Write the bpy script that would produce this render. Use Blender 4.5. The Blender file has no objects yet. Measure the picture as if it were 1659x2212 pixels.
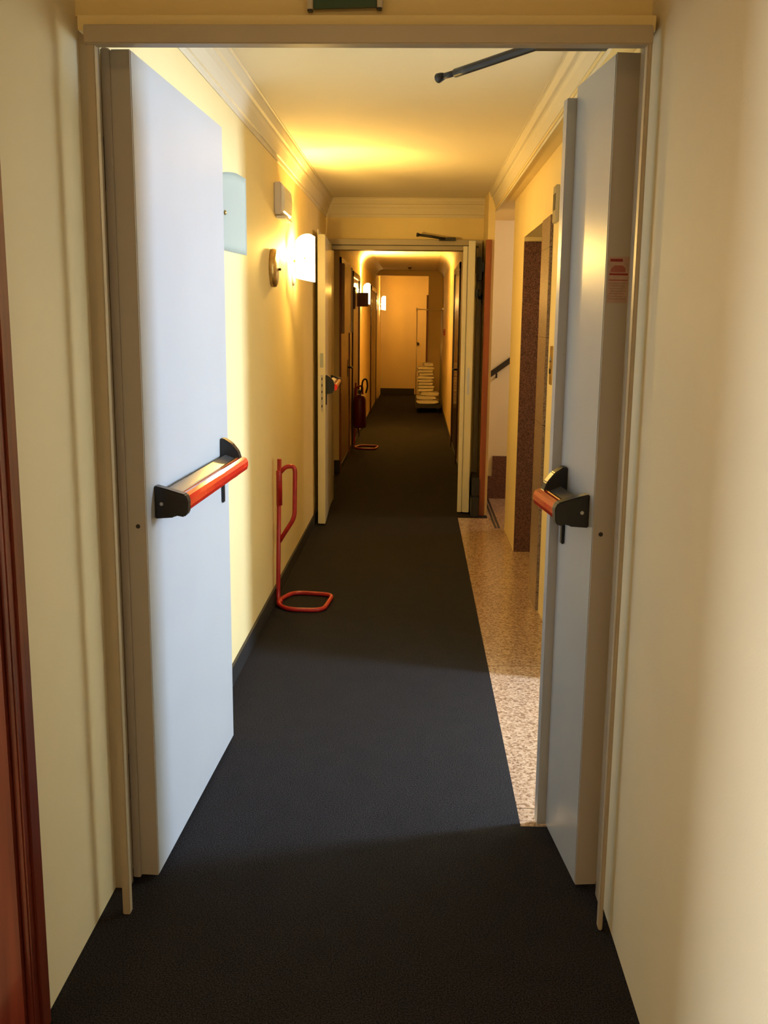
import bpy, bmesh, math, random
from mathutils import Vector, Matrix
random.seed(4)
S = bpy.context.scene
C = S.collection

# ------------------------------------------------------------------ camera
FPX, YAW, PITCH, ROLL, CAMH = 2144.8, 0.0317, 0.1888, 0.0104, 1.5818
cam_d = bpy.data.cameras.new('camera'); cam = bpy.data.objects.new('camera', cam_d); C.objects.link(cam)
cam_d.sensor_fit = 'VERTICAL'; cam_d.sensor_height = 24.0; cam_d.lens = 24.0 * FPX / 2212.0
cam_d.clip_start = 0.02; cam_d.clip_end = 200
fw = Vector((-math.sin(YAW) * math.cos(PITCH), math.cos(YAW) * math.cos(PITCH), -math.sin(PITCH)))
rt = Vector((math.cos(YAW), math.sin(YAW), 0)); up = rt.cross(fw)
r2 = math.cos(ROLL) * rt + math.sin(ROLL) * up
u2 = -math.sin(ROLL) * rt + math.cos(ROLL) * up
M = Matrix((r2, u2, -fw)).transposed().to_4x4(); M.translation = Vector((0, 0, CAMH))
cam.matrix_world = M
S.camera = cam

# ------------------------------------------------------------------ world, exposure
w = bpy.data.worlds.new('world'); S.world = w; w.use_nodes = True
w.node_tree.nodes['Background'].inputs[0].default_value = (0.62, 0.76, 1.0, 1)
w.node_tree.nodes['Background'].inputs[1].default_value = 1.0
S.view_settings.view_transform = 'Standard'; S.view_settings.look = 'None'
S.view_settings.gamma = 1.0; S.view_settings.use_curve_mapping = False
S.view_settings.exposure = 0.6
try:
    S.cycles.max_bounces = 10; S.cycles.diffuse_bounces = 6; S.cycles.glossy_bounces = 4
    S.cycles.sample_clamp_indirect = 4.0; S.cycles.use_denoising = True
except Exception: pass

def area(name, loc, target, sx, sy, power, col, spread=math.pi):
    d = bpy.data.lights.new(name, 'AREA'); d.shape = 'RECTANGLE'; d.size = sx; d.size_y = sy
    d.energy = power; d.color = col; d.spread = spread
    o = bpy.data.objects.new(name, d); C.objects.link(o); o.location = loc
    o.rotation_euler = (Vector(target) - Vector(loc)).to_track_quat('-Z', 'Y').to_euler()
    return o
def point(name, loc, power, col, r=0.03):
    d = bpy.data.lights.new(name, 'POINT'); d.energy = power; d.color = col; d.shadow_soft_size = r
    o = bpy.data.objects.new(name, d); C.objects.link(o); o.location = loc
    return o

DAY = (0.60, 0.77, 1.0); WARM = (1.0, 0.56, 0.13)
# daylight entering by the window at the end of the side passage
area('window_daylight', (3.08, 3.72, 1.92), (-.4, 3.62, .55), 0.38, 1.25, 225, DAY)
# daylight entering by the window of the room left of the near corridor
area('room_daylight', (-3.3, 2.35, 1.5), (0, 1.2, 1.1), 0.7, 1.5, 78, (0.90, 0.95, 1.0))
# unseen warm fill added to brighten the stairwell wall
area('stair_fill', (2.2, 8.3, 2.35), (0.8, 8.9, 1.4), 0.5, 0.4, 16, (1.0, 0.74, 0.52))
# unseen warm fill added behind the camera, ambient light of the near corridor
point('corridor_fill', (-0.15, -1.1, 2.45), 19, (1.0, 0.62, 0.22), 0.12)

# ------------------------------------------------------------------ materials
def mat(name, col, rough=0.6, metal=0.0, noise=0.0, nscale=20, bump=0.0, bscale=200, emit=None, spec=0.5, coat=0.0):
    m = bpy.data.materials.new(name); m.use_nodes = True; nt = m.node_tree; b = nt.nodes['Principled BSDF']
    b.inputs['Base Color'].default_value = (*col, 1); b.inputs['Roughness'].default_value = rough
    b.inputs['Metallic'].default_value = metal; b.inputs['Specular IOR Level'].default_value = spec
    b.inputs['Coat Weight'].default_value = coat
    tc = nt.nodes.new('ShaderNodeTexCoord')
    if noise:
        n = nt.nodes.new('ShaderNodeTexNoise'); n.inputs['Scale'].default_value = nscale; n.inputs['Detail'].default_value = 6
        nt.links.new(tc.outputs['Object'], n.inputs['Vector'])
        r = nt.nodes.new('ShaderNodeValToRGB')
        r.color_ramp.elements[0].position = 0.35; r.color_ramp.elements[1].position = 0.65
        r.color_ramp.elements[0].color = (*[c * (1 - noise) for c in col], 1)
        r.color_ramp.elements[1].color = (*[min(1, c * (1 + noise)) for c in col], 1)
        nt.links.new(n.outputs['Fac'], r.inputs['Fac']); nt.links.new(r.outputs['Color'], b.inputs['Base Color'])
    if bump:
        n2 = nt.nodes.new('ShaderNodeTexNoise'); n2.inputs['Scale'].default_value = bscale
        nt.links.new(tc.outputs['Object'], n2.inputs['Vector'])
        bp = nt.nodes.new('ShaderNodeBump'); bp.inputs['Strength'].default_value = bump; bp.inputs['Distance'].default_value = 0.002
        nt.links.new(n2.outputs['Fac'], bp.inputs['Height']); nt.links.new(bp.outputs['Normal'], b.inputs['Normal'])
    if emit:
        b.inputs['Emission Color'].default_value = (*emit[:3], 1); b.inputs['Emission Strength'].default_value = emit[3]
    return m

def carpet_mat():
    m = mat('carpet', (0.030, 0.027, 0.029), 0.95, spec=0.1); nt = m.node_tree; b = nt.nodes['Principled BSDF']
    tc = nt.nodes.new('ShaderNodeTexCoord')
    n = nt.nodes.new('ShaderNodeTexNoise'); n.inputs['Scale'].default_value = 260; n.inputs['Detail'].default_value = 2
    n3 = nt.nodes.new('ShaderNodeTexNoise'); n3.inputs['Scale'].default_value = 9; n3.inputs['Detail'].default_value = 4
    for k in (n, n3): nt.links.new(tc.outputs['Object'], k.inputs['Vector'])
    r = nt.nodes.new('ShaderNodeValToRGB'); r.color_ramp.elements[0].position = 0.38; r.color_ramp.elements[1].position = 0.66
    r.color_ramp.elements[0].color = (0.004, 0.0037, 0.004, 1); r.color_ramp.elements[1].color = (0.037, 0.0335, 0.038, 1)
    nt.links.new(n.outputs['Fac'], r.inputs['Fac'])
    mx = nt.nodes.new('ShaderNodeMix'); mx.data_type = 'RGBA'; mx.blend_type = 'MULTIPLY'; mx.inputs[0].default_value = 0.35
    r3 = nt.nodes.new('ShaderNodeValToRGB'); r3.color_ramp.elements[0].color = (0.5, 0.5, 0.5, 1); r3.color_ramp.elements[0].position = 0.3
    nt.links.new(n3.outputs['Fac'], r3.inputs['Fac'])
    nt.links.new(r.outputs['Color'], mx.inputs[6]); nt.links.new(r3.outputs['Color'], mx.inputs[7])
    nt.links.new(mx.outputs[2], b.inputs['Base Color'])
    bp = nt.nodes.new('ShaderNodeBump'); bp.inputs['Strength'].default_value = 0.6; bp.inputs['Distance'].default_value = 0.003
    nt.links.new(n.outputs['Fac'], bp.inputs['Height']); nt.links.new(bp.outputs['Normal'], b.inputs['Normal'])
    return m

def stone_mat(name, c0, c1, c2, scale, rough, spec=0.5, seams=None):
    m = mat(name, c1, rough, spec=spec); nt = m.node_tree; b = nt.nodes['Principled BSDF']
    tc = nt.nodes.new('ShaderNodeTexCoord')
    v = nt.nodes.new('ShaderNodeTexVoronoi'); v.inputs['Scale'].default_value = scale
    n = nt.nodes.new('ShaderNodeTexNoise'); n.inputs['Scale'].default_value = scale * 0.8; n.inputs['Detail'].default_value = 8
    for k in (v, n): nt.links.new(tc.outputs['Object'], k.inputs['Vector'])
    ad = nt.nodes.new('ShaderNodeMath'); ad.operation = 'MULTIPLY_ADD'; ad.inputs[1].default_value = 0.45
    sp = nt.nodes.new('ShaderNodeSeparateColor'); nt.links.new(v.outputs['Color'], sp.inputs[0])
    nt.links.new(sp.outputs[0], ad.inputs[0])
    ml = nt.nodes.new('ShaderNodeMath'); ml.operation = 'MULTIPLY'; ml.inputs[1].default_value = 0.6
    nt.links.new(n.outputs['Fac'], ml.inputs[0]); nt.links.new(ml.outputs[0], ad.inputs[2])
    r = nt.nodes.new('ShaderNodeValToRGB'); e = r.color_ramp.elements
    e[0].position = 0.25; e[0].color = (*c0, 1); e[1].position = 0.75; e[1].color = (*c2, 1)
    k = e.new(0.5); k.color = (*c1, 1)
    nt.links.new(ad.outputs[0], r.inputs['Fac'])
    out = r.outputs['Color']
    if seams:
        sx = nt.nodes.new('ShaderNodeSeparateXYZ'); nt.links.new(tc.outputs['Object'], sx.inputs[0])
        axis, period, off = seams
        a = nt.nodes.new('ShaderNodeMath'); a.operation = 'SUBTRACT'; a.inputs[1].default_value = off
        nt.links.new(sx.outputs[axis], a.inputs[0])
        md = nt.nodes.new('ShaderNodeMath'); md.operation = 'PINGPONG'; md.inputs[1].default_value = period / 2
        nt.links.new(a.outputs[0], md.inputs[0])
        lt = nt.nodes.new('ShaderNodeMath'); lt.operation = 'GREATER_THAN'; lt.inputs[1].default_value = 0.002
        nt.links.new(md.outputs[0], lt.inputs[0])
        mx = nt.nodes.new('ShaderNodeMix'); mx.data_type = 'RGBA'
        nt.links.new(lt.outputs[0], mx.inputs[0]); mx.inputs[6].default_value = (*[q * 0.35 for q in c0], 1)
        nt.links.new(out, mx.inputs[7]); out = mx.outputs[2]
    nt.links.new(out, b.inputs['Base Color'])
    return m

def wood_mat(name, c0, c1, rough=0.3):
    m = mat(name, c0, rough, coat=0.3); nt = m.node_tree; b = nt.nodes['Principled BSDF']
    tc = nt.nodes.new('ShaderNodeTexCoord'); mp = nt.nodes.new('ShaderNodeMapping'); mp.inputs['Scale'].default_value = (30, 30, 1.5)
    nt.links.new(tc.outputs['Object'], mp.inputs['Vector'])
    n = nt.nodes.new('ShaderNodeTexNoise'); n.inputs['Scale'].default_value = 1.5; n.inputs['Detail'].default_value = 8
    nt.links.new(mp.outputs[0], n.inputs['Vector'])
    r = nt.nodes.new('ShaderNodeValToRGB'); r.color_ramp.elements[0].position = 0.3; r.color_ramp.elements[1].position = 0.7
    r.color_ramp.elements[0].color = (*c0, 1); r.color_ramp.elements[1].color = (*c1, 1)
    nt.links.new(n.outputs['Fac'], r.inputs['Fac']); nt.links.new(r.outputs['Color'], b.inputs['Base Color'])
    return m

def glass_shade(name, col, lit):
    m = bpy.data.materials.new(name); m.use_nodes = True; nt = m.node_tree
    b = nt.nodes['Principled BSDF']; out = nt.nodes['Material Output']
    b.inputs['Base Color'].default_value = (*col, 1); b.inputs['Roughness'].default_value = 0.35
    tr = nt.nodes.new('ShaderNodeBsdfTranslucent'); tr.inputs[0].default_value = (*col, 1)
    mx = nt.nodes.new('ShaderNodeMixShader'); mx.inputs[0].default_value = 0.55
    nt.links.new(b.outputs[0], mx.inputs[1]); nt.links.new(tr.outputs[0], mx.inputs[2])
    nt.links.new(mx.outputs[0], out.inputs[0])
    if lit:
        b.inputs['Emission Color'].default_value = (1.0, 0.78, 0.42, 1); b.inputs['Emission Strength'].default_value = lit
    return m

MT = dict(
    wall=mat('wall_paint', (0.77, 0.63, 0.32), 0.62, noise=0.02, nscale=3, bump=0.15, bscale=160),
    wallw=mat('wall_paint_pale', (0.72, 0.64, 0.45), 0.62, noise=0.02, nscale=3, bump=0.15, bscale=160),
    ceil=mat('ceiling_paint', (0.80, 0.74, 0.60), 0.8),
    cornice=mat('cornice_plaster', (0.66, 0.60, 0.47), 0.6),
    carpet=carpet_mat(),
    marble=stone_mat('marble_floor', (0.15, 0.085, 0.05), (0.33, 0.215, 0.14), (0.46, 0.33, 0.235), 110, 0.16, seams=(1, 1.40, 4.47)),
    granite=stone_mat('granite', (0.035, 0.013, 0.010), (0.10, 0.042, 0.032), (0.19, 0.09, 0.066), 210, 0.22),
    granite2=stone_mat('granite_architrave', (0.08, 0.048, 0.03), (0.21, 0.135, 0.085), (0.33, 0.23, 0.15), 190, 0.4, seams=(2, 0.47, 0.1)),
    frame=mat('frame_paint', (0.40, 0.34, 0.25), 0.4, noise=0.03, nscale=8),
    leaf=mat('door_paint', (0.415, 0.43, 0.455), 0.30, noise=0.015, nscale=4, bump=0.05, bscale=300),
    leafshaded=mat('door_edge_shaded', (0.38, 0.345, 0.32), 0.45),  # door paint made browner, the edge's dim light put into its colour
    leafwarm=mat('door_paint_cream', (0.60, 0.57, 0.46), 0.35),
    base=mat('baseboard_black', (0.012, 0.011, 0.012), 0.6),
    black=mat('black_plastic', (0.008, 0.008, 0.009), 0.32),
    grey=mat('grey_metal', (0.12, 0.12, 0.125), 0.28, metal=0.6),
    dark=mat('dark_metal', (0.035, 0.032, 0.03), 0.4, metal=0.4),
    red=mat('red_bar', (0.62, 0.025, 0.012), 0.12, coat=0.6),
    redp=mat('red_enamel', (0.33, 0.010, 0.012), 0.32, noise=0.12, nscale=30),
    gold=mat('gold_line', (0.75, 0.48, 0.12), 0.2, metal=0.9),
    brass=mat('brass', (0.55, 0.38, 0.14), 0.35, metal=0.85, noise=0.2, nscale=30),
    brassd=mat('brass_dark', (0.25, 0.15, 0.06), 0.45, metal=0.7),
    steel=mat('steel', (0.5, 0.5, 0.5), 0.3, metal=0.9),
    mahog=wood_mat('mahogany', (0.085, 0.012, 0.006), (0.17, 0.03, 0.014), 0.3),
    mahogd=wood_mat('mahogany_dark', (0.035, 0.006, 0.004), (0.06, 0.012, 0.007), 0.25),
    orange=wood_mat('cherry_trim', (0.20, 0.045, 0.012), (0.29, 0.075, 0.02), 0.4),
    brown=wood_mat('brown_veneer', (0.42, 0.24, 0.11), (0.52, 0.32, 0.16), 0.45),
    redd=mat('dark_red_enamel', (0.13, 0.006, 0.006), 0.35),
    green=mat('sign_green', (0.006, 0.05, 0.02), 0.35),
    clear=mat('clear_plastic', (0.55, 0.5, 0.4), 0.2),
    white=mat('white_plastic', (0.66, 0.60, 0.56), 0.4),
    lens=mat('lens_plastic', (0.85, 0.83, 0.78), 0.25),
    paper=mat('sticker_paper', (0.40, 0.27, 0.22), 0.6, noise=0.1, nscale=60),
    ink=mat('sticker_red', (0.24, 0.02, 0.02), 0.6),
    inkl=mat('sticker_pink', (0.30, 0.09, 0.075), 0.6),
    inkg=mat('sticker_grey', (0.28, 0.19, 0.15), 0.6),
    tag=mat('grey_label', (0.30, 0.33, 0.33), 0.5),
    towel=mat('towel_cotton', (0.86, 0.82, 0.70), 0.9, noise=0.06, nscale=25, bump=0.8, bscale=60),
    wire=mat('cage_wire', (0.55, 0.5, 0.4), 0.35, metal=0.7),
    redsign=mat('sign_red', (0.5, 0.02, 0.015), 0.5),
    shade_off=glass_shade('frosted_glass', (0.60, 0.66, 0.64), 0),
    shade_on=glass_shade('frosted_glass_lit', (0.95, 0.88, 0.7), 9.0),
    glass=None,
)
g = bpy.data.materials.new('window_glass'); g.use_nodes = True
gb = g.node_tree.nodes['Principled BSDF']; gb.inputs['Transmission Weight'].default_value = 1; gb.inputs['Roughness'].default_value = 0.0; gb.inputs['IOR'].default_value = 1.02
MT['glass'] = g

# ------------------------------------------------------------------ mesh helpers
class MB:
    def __init__(s): s.bm = bmesh.new()
    def box(s, x0, x1, y0, y1, z0, z1, bev=0.0):
        b = bmesh.new()
        vs = [b.verts.new((x, y, z)) for z in (z0, z1) for y in (y0, y1) for x in (x0, x1)]
        for f in ((0, 2, 3, 1), (4, 5, 7, 6), (0, 1, 5, 4), (2, 6, 7, 3), (0, 4, 6, 2), (1, 3, 7, 5)):
            b.faces.new([vs[i] for i in f])
        if bev: bmesh.ops.bevel(b, geom=list(b.edges), offset=bev, segments=2, affect='EDGES')
        s._join(b); return s
    def prism(s, pts, y0, y1, axis='y', bev=0):
        """pts: closed outline; axis y -> (x,z), axis x -> (y,z), axis z -> (x,y)"""
        b = bmesh.new()
        def P(a, c, t): return (a, t, c) if axis == 'y' else ((t, a, c) if axis == 'x' else (a, c, t))
        A = [b.verts.new(P(a, c, y0)) for a, c in pts]; B = [b.verts.new(P(a, c, y1)) for a, c in pts]
        n = len(pts)
        b.faces.new(A); b.faces.new(B[::-1])
        for i in range(n): b.faces.new((A[i], B[i], B[(i + 1) % n], A[(i + 1) % n]))
        bmesh.ops.recalc_face_normals(b, faces=b.faces)
        if bev: bmesh.ops.bevel(b, geom=list(b.edges), offset=bev, segments=2, affect='EDGES')
        s._join(b); return s
    def tube(s, pts, r, seg=14, smooth=0, closed=False, rr=None):
        pts = [Vector(p) for p in pts]
        if smooth: pts = catmull(pts, smooth, closed)
        b = bmesh.new(); n = len(pts); rings = []
        prev = None
        for i, p in enumerate(pts):
            if closed: t = (pts[(i + 1) % n] - pts[i - 1]).normalized()
            else: t = (pts[min(i + 1, n - 1)] - pts[max(i - 1, 0)]).normalized()
            if prev is None:
                a = t.orthogonal().normalized()
            else:
                a = (prev - t * prev.dot(t)).normalized()
            prev = a; c = t.cross(a)
            ri = rr[i] if rr else r
            rings.append([b.verts.new(p + ri * (math.cos(2 * math.pi * k / seg) * a + math.sin(2 * math.pi * k / seg) * c)) for k in range(seg)])
        m = n if closed else n - 1
        for i in range(m):
            A, B = rings[i], rings[(i + 1) % n]
            sh = 0
            if closed and i == n - 1:
                sh = min(range(seg), key=lambda q: sum((A[k].co - B[(k + q) % seg].co).length for k in range(seg)))
            for k in range(seg):
                f = b.faces.new((A[k], A[(k + 1) % seg], B[(k + 1 + sh) % seg], B[(k + sh) % seg])); f.smooth = True
        if not closed: b.faces.new(rings[0][::-1]); b.faces.new(rings[-1])
        s._join(b); return s
    def lathe(s, prof, loc, axis='z', seg=32):
        """prof: (r, h) list along axis from loc"""
        b = bmesh.new(); rings = []
        for r, h in prof:
            ring = []
            for k in range(seg):
                a = 2 * math.pi * k / seg; x, y = r * math.cos(a), r * math.sin(a)
                v = (x, y, h) if axis == 'z' else ((h, x, y) if axis == 'x' else (x, h, y))
                ring.append(b.verts.new(Vector(v) + Vector(loc)))
            rings.append(ring)
        for A, B in zip(rings, rings[1:]):
            for k in range(seg):
                f = b.faces.new((A[k], A[(k + 1) % seg], B[(k + 1) % seg], B[k])); f.smooth = True
        b.faces.new(rings[0]); b.faces.new(rings[-1])
        bmesh.ops.recalc_face_normals(b, faces=b.faces)
        s._join(b); return s
    def _join(s, b):
        me = bpy.data.meshes.new('tmp'); b.to_mesh(me); b.free(); s.bm.from_mesh(me); bpy.data.meshes.remove(me)
    def build(s, name, m, parent=None, kind=None):
        me = bpy.data.meshes.new(name); s.bm.to_mesh(me); s.bm.free(); me.materials.append(m)
        o = bpy.data.objects.new(name, me); C.objects.link(o)
        if parent: o.parent = parent
        if kind: o['kind'] = kind
        return o

def catmull(P, n, closed):
    out = []; N = len(P); m = N if closed else N - 1
    for i in range(m):
        p0 = P[i - 1] if (closed or i) else P[0]; p1 = P[i]; p2 = P[(i + 1) % N]
        p3 = P[(i + 2) % N] if closed else P[min(i + 2, N - 1)]
        for k in range(n):
            t = k / n
            out.append(0.5 * ((2 * p1) + (p2 - p0) * t + (2 * p0 - 5 * p1 + 4 * p2 - p3) * t * t + (3 * p1 - p0 - 3 * p2 + p3) * t ** 3))
    if not closed: out.append(P[-1])
    return out
def rounded(P, r, n=5, closed=False):
    """polyline with its corners rounded to radius ~r"""
    P = [Vector(p) for p in P]; out = []; N = len(P)
    for i, p in enumerate(P):
        if not closed and i in (0, N - 1): out.append(p); continue
        a = P[i - 1] - p; b = P[(i + 1) % N] - p
        ra = min(r, a.length * .45); rb = min(r, b.length * .45)
        A = p + a.normalized() * ra; B = p + b.normalized() * rb
        for k in range(n + 1):
            t = k / n; out.append(A * (1 - t) ** 2 + p * 2 * t * (1 - t) + B * t * t)
    return out

def struct(name, mb, m, parent=None): return mb.build(name, m, parent, 'structure' if parent is None else None)
def thing(name, label, cat, loc=(0, 0, 0), rz=0, group=None):
    o = bpy.data.objects.new(name, None); C.objects.link(o); o.location = loc; o.rotation_euler = (0, 0, rz)
    o.empty_display_size = 0.1; return tag(o, label, cat, group)
def tag(o, label, cat, group=None):
    o['label'] = label; o['category'] = cat
    if group: o['group'] = group
    return o
def part(name, mb, m, parent, label=None):
    o = mb.build(name, m, parent)
    if label: o['label'] = label
    return o
def dup(o, parent=None, skip=()):
    c = o.copy(); C.objects.link(c)
    if parent: c.parent = parent
    for ch in list(o.children):
        dup(ch, c)
    return c

CZ = 2.61; CZB = 2.55
# ------------------------------------------------------------------ floor and ceiling
struct('floor', MB().box(-.95, .75, -2.6, 2.95, -.1, 0).box(-.95, .355, 2.95, 8.07, -.1, 0).box(-1.1, .60, 8.07, 22.5, -.1, 0), MT['carpet'])
struct('floor', MB().box(.355, 4.9, 2.95, 8.07, -.1, 0).box(.60, 4.9, 8.07, 9.2, -.1, 0), MT['marble'])
struct('floor', MB().box(-3.6, -.95, -.4, 3.4, -.1, 0), MT['brown'])
struct('ceiling', MB().box(-3.7, 5.0, -2.7, 22.7, CZ, CZ + .1).box(-1.05, .545, 8.87, 19.4, CZB, CZ), MT['ceil'])

# ------------------------------------------------------------------ near corridor
struct('wall_left', MB().box(-.98, -.83, 1.90, 2.54, 0, CZ).box(-.98, -.83, -2.6, .75, 0, CZ).box(-.98, -.83, .75, 1.90, 2.12, CZ), MT['wallw'])
struct('wall_right', MB().box(.537, .70, -2.6, 2.54, 0, CZ), MT['wallw'])
struct('wall_back', MB().box(-.98, .70, -2.7, -2.6, 0, CZ), MT['wallw'])
struct('wall_front', MB().box(-.98, -.81, 2.55, 2.66, 0, 2.27).box(.54, .85, 2.55, 2.66, 0, 2.27)
       .box(-.98, .85, 2.54, 2.66, 2.27, 2.292).box(-.98, .85, 2.526, 2.66, 2.292, CZ), MT['wall'])
struct('trim_13', MB().box(-.8299, -.790, 2.538, 2.574, 0, 2.269), MT['frame'])
struct('trim_14', MB().box(.527, .5369, 2.538, 2.574, 0, 2.269), MT['frame'])
# side room left of the near corridor
struct('wall_left', MB().box(-3.6, -3.5, -.4, 2.0, 0, CZ).box(-3.6, -3.5, 2.7, 3.4, 0, CZ).box(-3.6, -3.5, 2.0, 2.7, 0, .75).box(-3.6, -3.5, 2.0, 2.7, 2.25, CZ)
       .box(-3.5, -.98, 3.3, 3.4, 0, CZ).box(-3.5, -.98, -.4, -.3, 0, CZ).box(-.99, -.981, 2.54, 3.3, 0, CZ), MT['wallw'])
def window(name, x, y0, y1, z0, z1, d):
    f = MB()
    for a, b, c, e in ((y0, y0 + .05, z0, z1), (y1 - .05, y1, z0, z1), (y0, y1, z0, z0 + .05), (y0, y1, z1 - .05, z1)): f.box(x, x + d, a, b, c, e)
    o = struct(name, f, MT['white']); MB().box(x + d * .45, x + d * .55, y0 + .05, y1 - .05, z0 + .05, z1 - .05).build('pane', MT['glass'], o)
window('window_1', -3.58, 2.0, 2.7, .75, 2.25, .06)
# doorway with mahogany architrave, left edge of the picture
dj = MB().box(-.831, -.812, 1.90, 1.99, 0, 2.20, .004).box(-.831, -.812, .66, .75, 0, 2.20, .004).box(-.831, -.812, .66, 1.99, 2.12, 2.20, .004)
dj.box(-.98, -.829, 1.885, 1.905, 0, 2.13).box(-.98, -.829, .745, .765, 0, 2.13).box(-.812, -.806, 1.925, 1.955, 0, 2.16, .002)
struct('door_1', dj, MT['mahog'])

# ------------------------------------------------------------------ near fire door frame
def jamb_frame(name, parts, m):
    b = MB()
    for p in parts: b.box(*p, .0025)
    return struct(name, b, m)
jamb_frame('door_2', [(-.772, -.752, 2.41, 2.436, 0, 2.24), (.505, .5155, 2.40, 2.43, 0, 2.24), (-.7728, .5162, 2.3985, 2.437, 2.1995, 2.2405)], MT['frame'])
struct('trim_15', MB().box(-.797, .528, 2.438, 2.5395, 2.238, 2.2705), MT['wall'])

# ------------------------------------------------------------------ middle corridor shell
struct('wall_left', MB().box(-.95, -.80, 2.66, 8.75, 0, CZ), MT['wall'])
struct('wall_right', MB()
       .box(.70, .85, 2.66, 2.97, 0, CZ).box(.70, .85, 2.97, 4.28, 2.32, CZ)
       .box(.70, .85, 4.28, 5.75, 0, CZ).box(.70, .95, 5.75, 6.88, 2.15, CZ).box(.70, .85, 6.88, 7.63, 0, CZ)
       .box(.60, .70, 2.66, 7.63, 2.468, CZ).box(.60, 2.6, 7.63, 9.05, 2.468, CZ), MT['wall'])
# side passage with the daylight window
struct('wall_right', MB().box(.85, 3.25, 2.80, 2.97, 0, CZ).box(.85, 3.25, 4.60, 4.75, 0, CZ)
       .box(3.12, 3.25, 2.97, 3.46, 0, CZ).box(3.12, 3.25, 3.98, 4.6, 0, CZ).box(3.12, 3.25, 3.46, 3.98, 0, 1.22).box(3.12, 3.25, 3.46, 3.98, 2.57, CZ), MT['wallw'])
window('window_2', 3.15, 3.46, 3.98, 1.22, 2.57, .06)
# stairwell
struct('wall_back', MB().box(.60, 2.7, 9.05, 9.2, 0, CZ).box(2.6, 2.7, 7.5, 9.05, 0, CZ).box(.85, 2.7, 7.5, 7.63, 0, CZ), MT['wallw'])
struct('wall_right', MB().box(.545, .60, 8.20, 9.2, 0, CZ), MT['wall'])
struct('trim_5', MB().box(.530, .577, 8.165, 8.2, 0, 2.235, .004), MT['orange'])
struct('trim_6', MB().prism([(.602, 0), (2.5, 0), (2.5, 2.0), (1.55, 1.35), (1.55, 1.15), (1.27, 1.15), (1.27, .96), (1.0, .96), (1.0, .392), (.70, .392), (.70, .205), (.602, .205)], 9.02, 9.049), MT['granite'])
struct('trim_7', MB().box(.628, .645, 7.66, 9.02, .0005, .003).box(.655, .672, 7.66, 9.02, .0005, .003), MT['dark'])
# lift portal
struct('trim_8', MB().box(.70, .95, 6.86, 6.879, 0, 2.12), MT['granite'])
struct('trim_9', MB().box(.684, .70, 5.41, 5.75, 0, 2.145, .002), MT['granite2'])
struct('trim_10', MB().box(.684, .699, 5.752, 5.766, 0, 2.13, .003), MT['brass'])
ld = struct('door_3', MB().box(.95, .97, 5.75, 6.88, 0, 2.15), MT['steel'])
MB().box(.945, .95, 6.31, 6.32, 0, 2.13).build('door_gap', MT['dark'], ld)

# end wall and far door frame of the middle corridor
struct('wall_front', MB().box(-.95, -.782, 8.75, 8.87, 0, CZ).box(-.782, .545, 8.75, 8.87, 2.27, CZ).box(.532, .60, 8.75, 8.87, 0, 2.27), MT['wall'])
jamb_frame('door_4', [(-.782, -.742, 8.66, 8.87, 0, 2.27), (.492, .532, 8.66, 8.87, 0, 2.27), (-.742, .492, 8.66, 8.87, 2.225, 2.27), (-.742, .492, 8.70, 8.87, 2.187, 2.222)], MT['frame'])

# cornices
def cornice(name, wx, s, y0, y1, low=2.455, proj=.068):
    d = CZ - low
    prof = [(0, 0), (.06, 0), (.10, .05), (.10, .16), (.22, .18), (.30, .30), (.42, .46), (.55, .56), (.55, .66), (.70, .70), (.82, .80), (.90, .86), (.90, .95), (1.0, .97), (1.0, 1.0), (0, 1.0)]
    pts = [(wx + s * a * proj, low + b * d) for a, b in prof]
    return MB().prism(pts, y0, y1)
struct('trim_1', cornice('c', -.80, 1, 2.661, 8.75), MT['cornice'])
struct('trim_2', cornice('c', .612, -1, 2.661, 8.75), MT['cornice'])
ep = [(8.75 - a * .068, 2.455 + b * .155) for a, b in [(0, 0), (.06, 0), (.10, .05), (.10, .16), (.22, .18), (.30, .30), (.42, .46), (.55, .56), (.55, .66), (.70, .70), (.82, .80), (.90, .86), (.90, .95), (1.0, .97), (1.0, 1.0), (0, 1.0)]]
struct('trim_3', MB().prism(ep, -.80, .612, axis='x'), MT['cornice'])

# baseboards
struct('baseboard_left', MB().box(-.80, -.788, 2.66, 8.74, 0, .085), MT['base'])
struct('baseboard_left', MB().box(-.83, -.82, 8.87, 9.97, 0, .06).box(-.93, -.92, 9.97, 10.5, 0, .12).box(-.9299, -.81, 10.488, 10.4995, 0, .13).box(-.82, -.81, 10.5, 20.6, 0, .06), MT['base'])
struct('baseboard_right', MB().box(.455, .465, 8.88, 19.38, 0, .07), MT['base'])
struct('baseboard_front', MB().box(-.95, -.05, 22.385, 22.399, 0, .13), MT['base'])

# ------------------------------------------------------------------ far corridor shell
struct('wall_left', MB().box(-.98, -.83, 8.87, 9.97, 0, CZ).box(-1.05, -.93, 9.97, 10.5, 0, CZ).box(-1.05, -.82, 10.5, 22.4, 0, CZ), MT['wall'])
struct('wall_right', MB().box(.465, .545, 8.87, 22.4, 0, CZ).box(.191, .465, 19.40, 19.55, 0, CZ), MT['wall'])
struct('wall_front', MB().box(-1.05, .6, 22.4, 22.5, 0, CZ).box(-.82, .191, 19.40, 19.55, 2.457, CZ), MT['wall'])
def cove(wx, s, y0, y1, r=.16):
    pts = [(wx, CZB)] + [(wx + s * (r - r * math.cos(a)), CZB - r + r * math.sin(a)) for a in [i * math.pi / 2 / 8 for i in range(9)]]
    return MB().prism([(wx, CZB)] + [(wx + s * (r - r * math.cos(t)), (CZB - r) + r * math.sin(t)) for t in [i * math.pi / 16 for i in range(9)]], y0, y1)
struct('trim_4', cove(-.82, 1, 10.5, 19.4), MT['cornice'])
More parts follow.
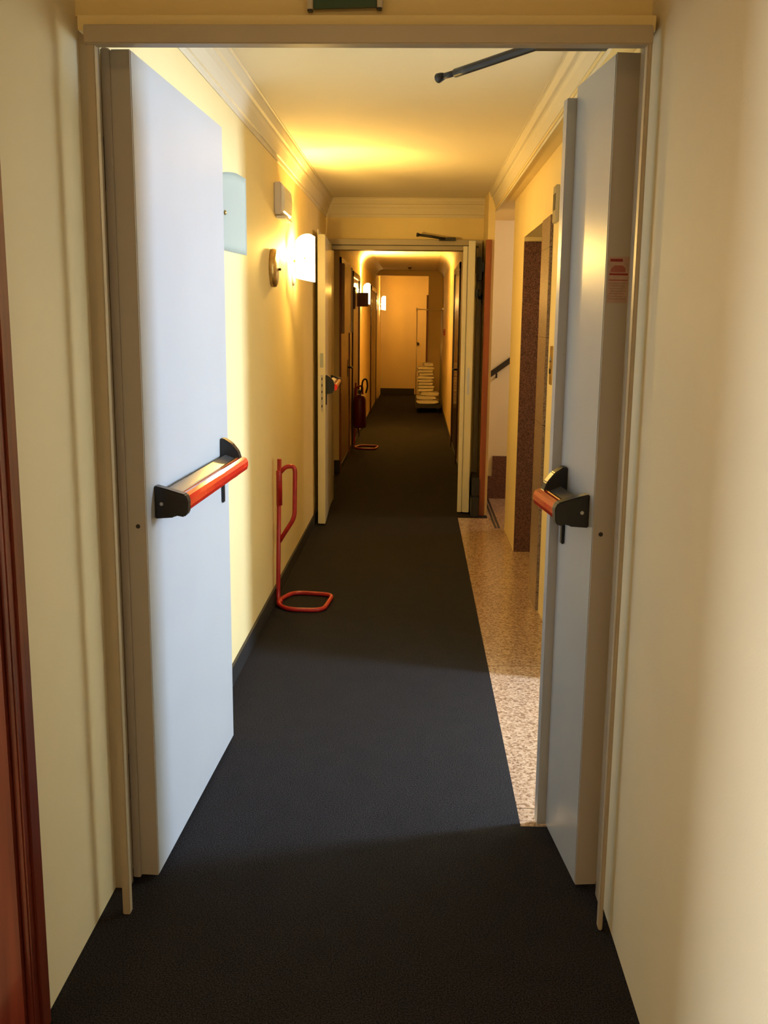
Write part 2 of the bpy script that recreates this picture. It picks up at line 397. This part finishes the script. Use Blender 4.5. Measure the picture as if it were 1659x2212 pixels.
struct('trim_11', cove(.465, -1, 8.88, 19.4), MT['cornice'])

def side_door(name, x, s, y0, y1, h, leafm, framem, aw=.07, dep=.02, handle_y=None):
    b = MB()
    for a, c in ((y0, y0 + aw), (y1 - aw, y1)): b.box(min(x, x + s * dep), max(x, x + s * dep), a, c, 0, h, .003)
    b.box(min(x, x + s * dep), max(x, x + s * dep), y0, y1, h - aw, h, .003)
    o = struct(name, b, framem)
    MB().box(min(x, x + s * .006), max(x, x + s * .006), y0 + aw, y1 - aw, 0, h - aw).build('door_leaf', leafm, o)
    if handle_y:
        MB().box(min(x, x + s * .012), max(x, x + s * .012), handle_y - .02, handle_y + .02, .95, 1.15, .003).tube([(x, handle_y, 1.06), (x + s * .055, handle_y, 1.06), (x + s * .055, handle_y - .11, 1.06)], .011).build('door_handle', MT['black'], o)
    return o
side_door('door_5', -.82, 1, 10.52, 11.95, 2.24, MT['brown'], MT['orange'], handle_y=11.7)
side_door('door_6', -.82, 1, 12.50, 13.95, 2.20, MT['mahogd'], MT['mahogd'])
side_door('door_7', -.82, 1, 17.4, 19.6, 2.2, MT['wall'], MT['mahogd'])
side_door('door_8', .465, -1, 11.2, 12.9, 2.24, MT['mahogd'], MT['mahogd'], handle_y=11.45)
struct('trim_12', MB().box(.158, .191, 19.37, 19.4, 0, 2.1), MT['orange'])
d9 = struct('door_9', MB().box(-.06, .19, 22.37, 22.399, 0, 2.1, .004), MT['wall'])
MB().lathe([(.02, 0), (.02, .03), (.035, .04), (.035, .06), (.001, .065)], (0, 22.31, 1.12), 'y').build('door_handle', MT['dark'], d9)

# ------------------------------------------------------------------ fire door leaves and push bars
def pushbar(parent_leaf_loc, rz, side, u0, u1, label, name='panic_bar'):
    """local: x along the leaf, y*side out of the face, z up"""
    t = thing(name, label, 'panic bar', parent_leaf_loc, rz)
    s = side
    Y = lambda a, b: (min(s * a, s * b), max(s * a, s * b))
    # hinge-side bracket
    pr = [(0, 1.043), (s * .052, 1.047), (s * .058, 1.053), (s * .082, 1.049), (s * .092, 1.060), (s * .094, 1.096), (s * .086, 1.112), (s * .03, 1.128), (0, 1.135)]
    br = part('bracket', MB().prism(pr, u0 - .012, u0 + .022, axis='x', bev=.003), MT['black'], t)
    part('screw', MB().lathe([(.005, -.0005), (.005, .002), (.001, .003)], (u0 - .013, s * .02, 1.085), 'x', 12), MT['steel'], br)
    # grey carrier beam
    part('carrier', MB().prism([(s * .014, 1.062), (s * .060, 1.060), (s * .060, 1.104), (s * .018, 1.120)], u0 + .022, u1 - .03, axis='x', bev=.002), MT['grey'], t, 'grey metal carrier of the bar')
    # red bar
    pts = [(s * .0605, 1.060), (s * .078, 1.058), (s * .088, 1.064), (s * .092, 1.076), (s * .092, 1.092), (s * .086, 1.103), (s * .074, 1.108), (s * .0605, 1.1075)]
    part('push_bar', MB().prism(pts, u0 + .022, u1, axis='x'), MT['red'], t, 'glossy red push bar')
    part('trim_line', MB().box(u0 + .022, u1 - .03, *Y(.0560, .0625), 1.1045, 1.1095), MT['gold'], t, 'gold edge line')
    # lock-side cover and plate
    w = .036
    cv = [(0, 1.175), (s * .012, 1.176), (s * .040, 1.158), (s * .062, 1.130), (s * .070, 1.104), (s * .068, 1.060), (s * .052, 1.036), (0, 1.028)]
    lc = part('lock_cover', MB().prism(cv, u1 - w, u1 + .004, axis='x', bev=.003), MT['black'], t)
    part('lock_plate', MB().box(u1 - .030, u1 - .006, *Y(0, .009), .945, 1.04, .003), MT['black'], t)
    return t

LA = Vector((-.719, 2.590, 0)); LB = Vector((-.684, 3.576, 0))
rzL = math.atan2(LB.y - LA.y, LB.x - LA.x)
WL = (LB - LA).length
lt = thing('fire_door', 'tall grey-white fire door leaf, wide one, folded back along the cream left wall', 'fire door', LA, rzL)
# local +y is left of direction -> towards the wall (-X)
part('leaf', MB().box(0, WL, 0.0, .052, .012, 2.236, .003), MT['leaf'], lt)
part('hinge_edge', MB().box(-.004, .0, .001, .050, .014, 2.232).box(-.012, .03, .0505, .072, .008, 2.236, .002), MT['leafshaded'], lt, 'hinge edge of the leaf, coloured a shaded brown-grey')
part('bolt_hole', MB().lathe([(.006, -.0048), (.006, .0005)], (0, .023, 1.037), 'x', 16), MT['dark'], lt)
hg = MB()
for z in (.25, 1.9): hg.lathe([(.009, 0), (.009, .13)], (-.006, .081, z), 'z', 12)
part('hinge', hg, MT['dark'], lt)
pushbar(LA, rzL, -1, .085, .895, 'long red panic bar with black end brackets across the wide left-hand leaf')

RA = Vector((.472, 2.600, 0)); RB = Vector((.432, 2.945, 0))
rzR = math.atan2(RB.y - RA.y, RB.x - RA.x); WR = (RB - RA).length
rt_ = thing('fire_door', 'narrow grey fire door leaf with a red sticker on its edge, beside the marble strip', 'fire door', RA, rzR)
part('leaf', MB().box(0, WR, -.052, 0, .012, 2.232, .003), MT['leaf'], rt_)
part('hinge_edge', MB().box(-.004, 0, -.060, -.001, .014, 2.232), MT['leafshaded'], rt_, 'hinge edge of the leaf, coloured a shaded brown-grey')
part('rebate_lip', MB().box(WR, WR + .04, -.03, .0265, .012, 2.200, .002), MT['leaf'], rt_)
part('bolt_hole', MB().lathe([(.006, -.0048), (.006, .0005)], (0, -.022, 1.034), 'x', 16), MT['dark'], rt_)
# fire-rating sticker on the hinge edge
st = part('rating_sticker', MB().box(-.0046, -.0042, -.0595, -.006, 1.636, 1.750), MT['paper'], rt_, 'faded paper sticker with red print')
part('sticker_header', MB().box(-.0051, -.0047, -.042, -.010, 1.738, 1.745), MT['ink'], st)
part('sticker_block', MB().prism([(-.050, 1.712), (-.012, 1.712), (-.012, 1.720), (-.022, 1.729), (-.042, 1.729), (-.050, 1.722)], -.0051, -.0047, axis='x'), MT['inkl'], st)
part('sticker_stripe', MB().box(-.0051, -.0047, -.057, -.009, 1.7045, 1.7095), MT['ink'], st)
part('sticker_stripe', MB().box(-.0051, -.0047, -.057, -.009, 1.6915, 1.6935), MT['ink'], st)
tx = MB()
for k in range(7):
    z = 1.684 - k * .0065; tx.box(-.0051, -.0047, -.054 + .004 * (k % 3), -.011 - .003 * (k % 2), z, z + .002)
part('sticker_print', tx, MT['inkg'], st)
pushbar(RA, rzR, 1, .047, .300, 'short red panic bar with black brackets across the narrow right-hand leaf')

# far fire door leaves, folded towards the viewer
H2 = Vector((-.742, 8.655, 0)); E2 = Vector((-.706, 7.67, 0))
rz2 = math.atan2(E2.y - H2.y, E2.x - H2.x); W2 = (E2 - H2).length
f2 = thing('fire_door', 'cream fire door leaf folded against the left wall, seen edge-on beside the lit sconce', 'fire door', H2, rz2)
part('leaf', MB().box(0, W2, -.050, 0, .012, 2.225, .003), MT['leafwarm'], f2)
part('rebate_lip', MB().box(.01, W2 - .004, -.0575, -.0505, .012, 2.262, .002), MT['leafwarm'], f2)
part('lock_faceplate', MB().box(W2, W2 + .002, -.034, -.016, .90, 1.18), MT['steel'], f2)
part('edge_label', MB().box(W2, W2 + .0015, -.040, -.014, 1.235, 1.345), MT['tag'], f2, 'small grey label on the door edge')
mk = MB()
for k, z in enumerate((.93, .99, 1.04, 1.09, 1.14)): mk.box(W2 + .002, W2 + .003, -.029, -.021, z, z + .02)
part('latch_slot', mk, MT['dark'], f2)
pushbar(H2, rz2, 1, .12, W2 - .05, 'panic bar of the far left leaf, only its black end and a red glint showing')

H3 = Vector((.497, 8.650, 0)); E3 = Vector((.452, 8.25, 0))
rz3 = math.atan2(E3.y - H3.y, E3.x - H3.x); W3 = (E3 - H3).length
f3 = thing('fire_door', 'narrow cream fire door leaf standing open at the far frame, beside the orange trim', 'fire door', H3, rz3)
# direction is towards the viewer; local +y points to +X
part('leaf', MB().box(0, W3, -.055, 0, .012, 2.232, .003), MT['leafwarm'], f3)
part('rebate_lip', MB().box(.02, W3 - .004, -.098, -.064, .012, 2.190, .002).box(.02, W3 - .02, -.066, -.054, .012, 2.19), MT['leafwarm'], f3)
part('latch_plate', MB().box(W3, W3 + .002, -.040, -.022, 1.0, 1.22), MT['steel'], f3)
hw = part('magnet_holder', MB().box(W3 - .16, W3 - .09, 0, .022, 1.79, 1.86, .004).lathe([(.028, .022), (.028, .03), (.02, .045), (.001, .047)], (W3 - .125, 0, 1.825), 'y', 20), MT['black'], f3)
part('closer_body', MB().box(.10, .19, 0, .045, 1.93, 2.12, .006).box(.12, .17, .045, .06, 2.0, 2.08, .004), MT['black'], f3)
wr = part('cable', MB().tube(rounded([(W3 - .03, .004, 1.98), (W3 - .03, .004, 2.195), (.10, .006, 2.20)], .02), .0035, 8), MT['dark'], f3)

wh = thing('wall_holder', 'black door magnet on the brown return beside the orange trim', 'door magnet', (.540, 8.74, 1.80))
part('body', MB().box(-.022, .004, -.03, 0, -.055, .055, .008), MT['black'], wh)
part('magnet', MB().lathe([(.016, 0), (.022, -.03), (.022, -.05), (.001, -.052)], (-.012, -.03, 0), 'y', 20), MT['black'], wh)

bx = tag(MB().box(.462, .528, 8.10, 8.50, .002, .17, .006).box(.470, .528, 8.13, 8.50, .168, .325, .008).build('floor_box', MT['black']), 'small black box standing on the carpet behind the narrow far leaf', 'box')

# door closers
cl = thing('door_closer', 'dark closer arm reaching out across the pale ceiling behind the near door header', 'door closer', (.33, 2.661, 2.285))
part('body', MB().box(-.05, .14, 0, .045, -.025, .03, .006), MT['dark'], cl)
part('arm', MB().tube([(0, .02, 0), (-.03, .075, 0), (-.20, .315, -.002), (-.235, .36, -.003)], .012, 16).tube([(-.225, .345, -.003), (-.272, .400, -.004)], .0085, 16), MT['dark'], cl)
part('arm_end', MB().tube([(-.266, .392, -.004), (-.274, .402, -.004), (-.283, .413, -.005), (-.286, .417, -.005)], .01, 16, rr=[.009, .012, .014, .008]), MT['dark'], cl)
c2 = thing('door_closer', 'small dark closer arm lying over the top of the far door frame', 'door closer', (.25, 8.65, 2.272))
part('body', MB().box(-.085, .055, -.03, 0, -.014, .014, .004), MT['dark'], c2)
part('arm', MB().tube([(-.04, -.04, .002), (-.15, -.05, .018), (-.255, -.06, .030)], .011, 12).tube([(-.255, -.06, .030), (-.275, -.062, .032)], .016, 12), MT['dark'], c2)

# ------------------------------------------------------------------ exit sign
ex = thing('exit_sign', 'dark green sign panel hung above the near fire door frame', 'exit sign', (-.183, 2.505, 2.300))
part('panel', MB().prism([(-.074, .002), (.074, .006), (.074, .13), (-.074, .126)], -.004, .004), MT['green'], ex)
for sx in (-1, 1):
    part('side_rail', MB().box(sx * .082 - .0065, sx * .082 + .0065, -.006, .006, -.001 if sx < 0 else .003, .13, .002), MT['clear'], ex)
    part('clip', MB().box(sx * .081 - .0075, sx * .081 + .0055, -.009, .009, -.004 + (.004 if sx > 0 else 0), .001 + (.004 if sx > 0 else 0), .0015), MT['black'], ex)
part('bracket', MB().box(-.06, .06, .004, .02, .07, .12), MT['dark'], ex)

# ------------------------------------------------------------------ wall sconces
def sconce(label, loc, lit, first=None, rz=0):
    t = thing('wall_sconce', label, 'wall lamp', loc, rz, 'frosted glass wall sconces')
    # local: +x away from the wall, y along the wall; shade bows towards the wall in the middle
    n = 24; hw_ = .178
    bm = bmesh.new(); rows = []
    prof = []
    for i in range(n + 1):
        v = -1 + 2 * i / n; q = (v + 1) / 2
        prof.append((.044 + .078 * q ** 1.5, v * hw_))
    nz = 10
    def top(v):
        q = (v + 1) / 2
        return .088 + .066 * math.sin(min(1, q * 1.25) * math.pi / 2) - (.010 * max(0, q - .8) / .2)
    def bot(v): return -.142 + .012 * (1 - (v + 1) / 2)
    for off in (0, .006):
        rows.append([[bm.verts.new((x + off, y, bot(y / hw_) + (top(y / hw_) - bot(y / hw_)) * k / nz)) for k in range(nz + 1)] for x, y in prof])
    for s_, g_ in enumerate(rows):
        for i in range(n):
            for k in range(nz):
                q = (g_[i][k], g_[i + 1][k], g_[i + 1][k + 1], g_[i][k + 1])
                f = bm.faces.new(q if s_ else q[::-1]); f.smooth = True
    A, B = rows
    for i in range(n):
        for k in (0, nz):
            bm.faces.new((A[i][k], A[i + 1][k], B[i + 1][k], B[i][k]))
    for k in range(nz):
        for i in (0, n): bm.faces.new((A[i][k], A[i][k + 1], B[i][k + 1], B[i][k]))
    bmesh.ops.recalc_face_normals(bm, faces=bm.faces)
    me = bpy.data.meshes.new('lamp_shade'); bm.to_mesh(me); bm.free(); me.materials.append(MT['shade_on' if lit else 'shade_off'])
    o = bpy.data.objects.new('lamp_shade', me); C.objects.link(o); o.parent = t
    part('wall_plate', MB().lathe([(.045, 0), (.045, .008), (.03, .014)], (.0005, .03, -.125), 'x', 28), MT['white'], t)
    part('stem', MB().lathe([(.008, .01), (.008, .062)], (0, 0, -.02), 'x', 12), MT['brass'], t)
    part('knob', MB().lathe([(.009, .072), (.009, .080), (.004, .085), (.001, .086)], (0, 0, 0), 'x', 16), MT['brass'], t)
    return t
sconce('unlit frosted glass wall sconce, pale blue-green, peeking out behind the wide near leaf', (-.80, 3.80, 1.975), False)
sconce('brightly lit wall sconce with a white glow on the cream wall before the far frame', (-.80, 6.42, 1.975), True)
sconce('small lit wall sconce in the far corridor, just behind the projecting square sign', (-.82, 14.40, 1.975), True)
sconce('most distant lit sconce, glowing on the wall at the corridor end', (-.82, 21.35, 1.975), True)
def upspot(name, loc, power, col, ang, dr):
    d = bpy.data.lights.new(name, 'SPOT'); d.energy = power; d.color = col; d.spot_size = math.radians(ang); d.spot_blend = 0.6; d.shadow_soft_size = .02
    o = bpy.data.objects.new(name, d); C.objects.link(o); o.location = loc
    o.rotation_euler = Vector(dr).to_track_quat('-Z', 'Y').to_euler()
for nm, y, x, pw, up_, col, ang, dr in (('sconce_bulb_1', 6.42, -.80, 56, 20, (1.0, .60, .13), 88, (.45, .35, 1)), ('sconce_bulb_2', 14.40, -.82, 34, 190, (1.0, .50, .08), 150, (.3, 0, 1)), ('sconce_bulb_3', 21.35, -.82, 15, 10, (1.0, .47, .075), 120, (.2, 0, 1))):
    point(nm, (x + .045, y, 1.99), pw * .3, col, .018)
    point(nm + '_front', (x + .112, y, 2.02), pw * .55, col, .022)
    upspot(nm + '_up_fill', (x + .105, y, 2.10), up_, col, ang, dr)
# the upward spots are added to the lit sconces to brighten the ceiling
# ------------------------------------------------------------------ emergency lamp, brass disc
em = thing('emergency_light', 'boxy white emergency light high on the left wall with a bright lower lens', 'emergency light', (-.80, 5.80, 2.245))
part('housing', MB().box(0, .042, -.17, .17, -.085, .085, .006), MT['white'], em)
part('lens', MB().prism([(.042, -.08), (.056, -.07), (.062, .0), (.056, .06), (.042, .08)], -.165, .165, bev=.002), MT['lens'], em)
part('reflector', MB().box(.005, .058, -.12, .17, -.104, -.088, .003), MT['lens'], em)
br = thing('brass_plaque', 'round brass disc mounted on the left wall below the emergency light', 'wall disc', (-.80, 5.52, 1.865))
part('disc', MB().lathe([(.100, 0), (.102, .010), (.100, .024), (.088, .030), (.001, .030)], (0, 0, 0), 'x', 48), MT['brass'], br)
part('lower_field', MB().prism([(.075 * math.cos(a), .075 * math.sin(a)) for a in [math.pi + i * math.pi / 16 for i in range(17)]], .030, .032, axis='x'), MT['brassd'], br)
part('knob', MB().lathe([(.007, .03), (.007, .044), (.001, .046)], (0, .06, -.004), 'x', 14), MT['dark'], br)

# ------------------------------------------------------------------ extinguisher stands
def stand(label, loc):
    t = thing('extinguisher_stand', label, 'stand', loc, 0, 'red tubular extinguisher stands')
    R = .0125
    up_ = rounded([(.010, -.02, .80), (.004, -.06, .03), (.004, -.08, .0135), (.07, -.20, .0135), (.255, -.20, .0135), (.295, .15, .0135), (.05, .17, .0135), (-.0, .0, .0135), (.02, -.13, .0135)], .045, 6)
    part('tube_frame', MB().tube(rounded([(.018, -.02, .83), (.004, -.03, .03), (.018, -.11, .0135), (.09, -.19, .0135), (.275, -.19, .0135), (.305, .13, .0135), (.07, .17, .0135), (.012, .02, .0135), (.022, -.07, .014)], .07, 8), R, 14), MT['redp'], t)
    part('hanger_loop', MB().tube(rounded([(.022, -.02, .755), (.055, -.02, .79), (.105, -.02, .79), (.100, -.02, .50), (.012, -.02, .36)], .035, 6), R, 14), MT['redp'], t)
    part('sleeve', MB().lathe([(.0165, 0), (.0165, .19), (.014, .195)], (.0155, -.022, .57), 'z', 18), MT['redp'], t)
    return t
stand('empty red tubular extinguisher stand on the carpet against the left wall', (-.775, 5.47, 0))
stand('red floor stand holding the fire extinguisher in the far corridor', (-.79, 12.60, 0))

fe = thing('fire_extinguisher', 'dark red fire extinguisher hanging from its stand in the far corridor', 'fire extinguisher', (-.715, 12.50, .27))
part('cylinder', MB().lathe([(.06, 0), (.078, .012), (.083, .03), (.083, .34), (.075, .385), (.05, .41), (.025, .42), (.02, .44)], (0, 0, 0), 'z', 32), MT['redd'], fe)
part('valve', MB().box(-.02, .02, -.045, .03, .43, .47, .004).box(-.012, .012, -.11, .0, .47, .482, .003), MT['black'], fe)
part('hose', MB().tube(rounded([(.02, -.02, .45), (.035, -.03, .60), (.085, -.03, .62), (.10, -.02, .52), (.075, 0, .44)], .05, 8), .011, 12), MT['black'], fe)
part('collar', MB().lathe([(.03, 0), (.03, .012)], (0, 0, .412), 'z', 20), MT['lens'], fe)

# flag sign and boxes of the far corridor
fs = thing('flag_sign', 'brown square sign projecting from the left wall before the small lit sconce', 'sign', (-.82, 13.30, 1.87))
part('plate', MB().box(0, .165, -.006, .006, -.09, .09, .002), MT['mahog'], fs)
part('mount', MB().box(-.0, .012, -.02, .02, -.06, .06), MT['dark'], fs)
cab = thing('wall_cabinet', 'tall brown wall cabinet above the brown door in the far corridor', 'cabinet', (-.80, 11.2, 1.82))
part('case', MB().box(0, .030, -.62, .45, -.36, .36, .004), MT['brown'], cab)
part('edge_strip', MB().box(.0, .042, .45, .48, -.36, .37, .003), MT['lens'], cab, 'pale edge strip of the cabinet')
b2 = thing('wall_box', 'dark brown box on the left wall beside the projecting sign', 'box', (-.82, 12.1, 1.86))
part('case', MB().box(0, .075, -.1, .25, -.13, .13, .01), MT['mahog'], b2)
rs = thing('red_sign', 'tiny red square sign on the right wall of the far corridor', 'sign', (.465, 17.3, 1.42))
part('plate', MB().box(-.008, 0, -.12, .9, -.055, .055), MT['redsign'], rs)
part('border', MB().box(-.009, -.008, -.10, .88, -.012, .012), MT['ink'], rs)
for i, (y, z) in enumerate(((13.0, CZB), (17.9, CZB))):
    dt = thing('smoke_detector', ['small round ceiling detector nearer the far frame', 'small round ceiling detector farther down the corridor'][i], 'smoke detector', (-.16, y, z))
    part('base', MB().lathe([(.05, -.012), (.05, 0)], (0, 0, -.001), 'z', 24), MT['lens'], dt)
    part('sensor', MB().lathe([(.018, -.05), (.03, -.035), (.035, -.012)], (0, 0, -.001), 'z', 24), MT['brassd'], dt)

# ------------------------------------------------------------------ lift fittings
li = thing('lift_indicator', 'slim metal indicator plate above the corner of the lift portal', 'indicator', (.70, 5.28, 2.18))
part('case', MB().box(-.018, 0, -.06, .05, -.09, .09, .002), MT['steel'], li)
part('display', MB().box(-.0195, -.018, -.045, .035, -.03, .05), MT['dark'], li)
lp = thing('lift_call_panel', 'narrow brass lift call panel on the cream wall beside the granite', 'call panel', (.70, 5.26, 1.37))
part('plate', MB().box(-.006, 0, -.04, .04, -.10, .10, .002), MT['brass'], lp)
part('button', MB().lathe([(.014, -.012), (.014, -.006)], (0, 0, .03), 'x', 20), MT['steel'], lp)
part('button', MB().lathe([(.014, -.012), (.014, -.006)], (0, 0, -.03), 'x', 20), MT['dark'], lp)

# handrail of the stairs
hr = thing('handrail', 'dark handrail climbing the stairwell wall beyond the lift', 'handrail', (.66, 9.05, 1.13))
part('rail', MB().prism([(-.02, -.035), (1.5, 1.07), (1.5, 1.13), (-.02, .02)], -.075, -.035, bev=.006), MT['dark'], hr)
for x in (.05, .75):
    part('bracket', MB().tube([(x, 0, x * .72 - .06), (x, -.05, x * .72 - .06), (x, -.055, x * .72)], .008, 10), MT['dark'], hr)

# ------------------------------------------------------------------ laundry cart with towels
ct = thing('laundry_cart', 'tall wire laundry cart standing by the right wall at the far end', 'cart', (.205, 18.3, 0))
part('base', MB().box(-.235, .235, -.62, .60, .09, .16, .01), MT['base'], ct)
for sx in (-1, 1):
    for sy in (-1, 1):
        wl = part('wheel', MB().lathe([(.045, -.015), (.045, .015)], (sx * .18, sy * .5, .046), 'x', 20), MT['black'], ct)
        part('caster_fork', MB().box(sx * .18 - .022, sx * .18 + .022, sy * .5 - .02, sy * .5 + .02, .07, .095), MT['steel'], wl)
        part('post', MB().tube([(sx * .225, sy * .58, .16), (sx * .225, sy * .58, 1.82)], .007, 8), MT['wire'], ct)
        part('post_cap', MB().lathe([(.012, 0), (.016, .02), (.012, .04)], (sx * .225, sy * .58, 1.80), 'z', 12), MT['lens'], ct)
for sx in (-1, 1):
    g_ = MB()
    for z in (.2, .6, 1.0, 1.4, 1.8): g_.tube([(sx * .225, -.58, z), (sx * .225, .58, z)], .003, 6)
    for k in range(1, 8): g_.tube([(sx * .225, -.58 + k * .145, .16), (sx * .225, -.58 + k * .145, 1.8)], .002, 6)
    part('side_grid', g_, MT['wire'], ct)
for sy in (-1, 1): part('top_rail', MB().tube([(-.225, sy * .58, 1.82), (.225, sy * .58, 1.80)], .004, 8), MT['wire'], ct)

def towel(i, z, h, wx, dy, x, rz, label):
    """folded towel: slab with rounded fold, wavy surface"""
    bm = bmesh.new(); n = 14; m = 20; rnd = random.Random(i)
    ph = [rnd.uniform(0, 6.28) for _ in range(4)]
    rings = []
    for j in range(n + 1):
        y = -dy / 2 + dy * j / n; ring = []
        for k in range(m):
            a = 2 * math.pi * k / m; c_, s_ = math.cos(a), math.sin(a)
            e = .45
            px = wx / 2 * (abs(c_) ** e) * (1 if c_ > 0 else -1)
            pz = h / 2 * (abs(s_) ** e) * (1 if s_ > 0 else -1)
            px += .010 * math.sin(5 * a + ph[0] + j * .6); pz += .004 * math.sin(3 * a + ph[1] + j * .9)
            f_ = 1 - .06 * abs(2 * j / n - 1) ** 4
            ring.append(bm.verts.new((px * f_, y + .006 * math.sin(a * 2 + ph[2]), h / 2 + pz * f_)))
        rings.append(ring)
    for A, B in zip(rings, rings[1:]):
        for k in range(m):
            f = bm.faces.new((A[k], A[(k + 1) % m], B[(k + 1) % m], B[k])); f.smooth = True
    bm.faces.new(rings[0]); bm.faces.new(rings[-1]); bmesh.ops.recalc_face_normals(bm, faces=bm.faces)
    me = bpy.data.meshes.new('folded_towel'); bm.to_mesh(me); bm.free(); me.materials.append(MT['towel'])
    o = bpy.data.objects.new('folded_towel', me); C.objects.link(o); o.location = (x, 18.0, z); o.rotation_euler = (0, 0, rz)
    return tag(o, label, 'towel', 'white towels stacked on the laundry cart')
zz = .38; k = 0
while zz < .80:
    h = .046
    towel(k, zz, h, .285 + .015 * math.sin(k * 2.1), .40, .155 + .008 * math.sin(k * 1.7), .04 * math.sin(k * 3), 'white folded towel in the tall stack on the laundry cart'); zz += h + .009; k += 1
towel(40, zz, .06, .17, .34, .185, .1, 'rolled white towel on top of the tall stack on the cart')
for q, (x, z, wv, hh) in enumerate(((.20, .166, .40, .062), (.17, .238, .36, .058), (.22, .306, .34, .062))):
    towel(60 + q, z, hh, wv, .5, x, .05 * (q - 1), ['bottom loose white towel on the cart base', 'middle loose white towel under the tall stack', 'upper loose white towel bulging to the right under the stack'][q])
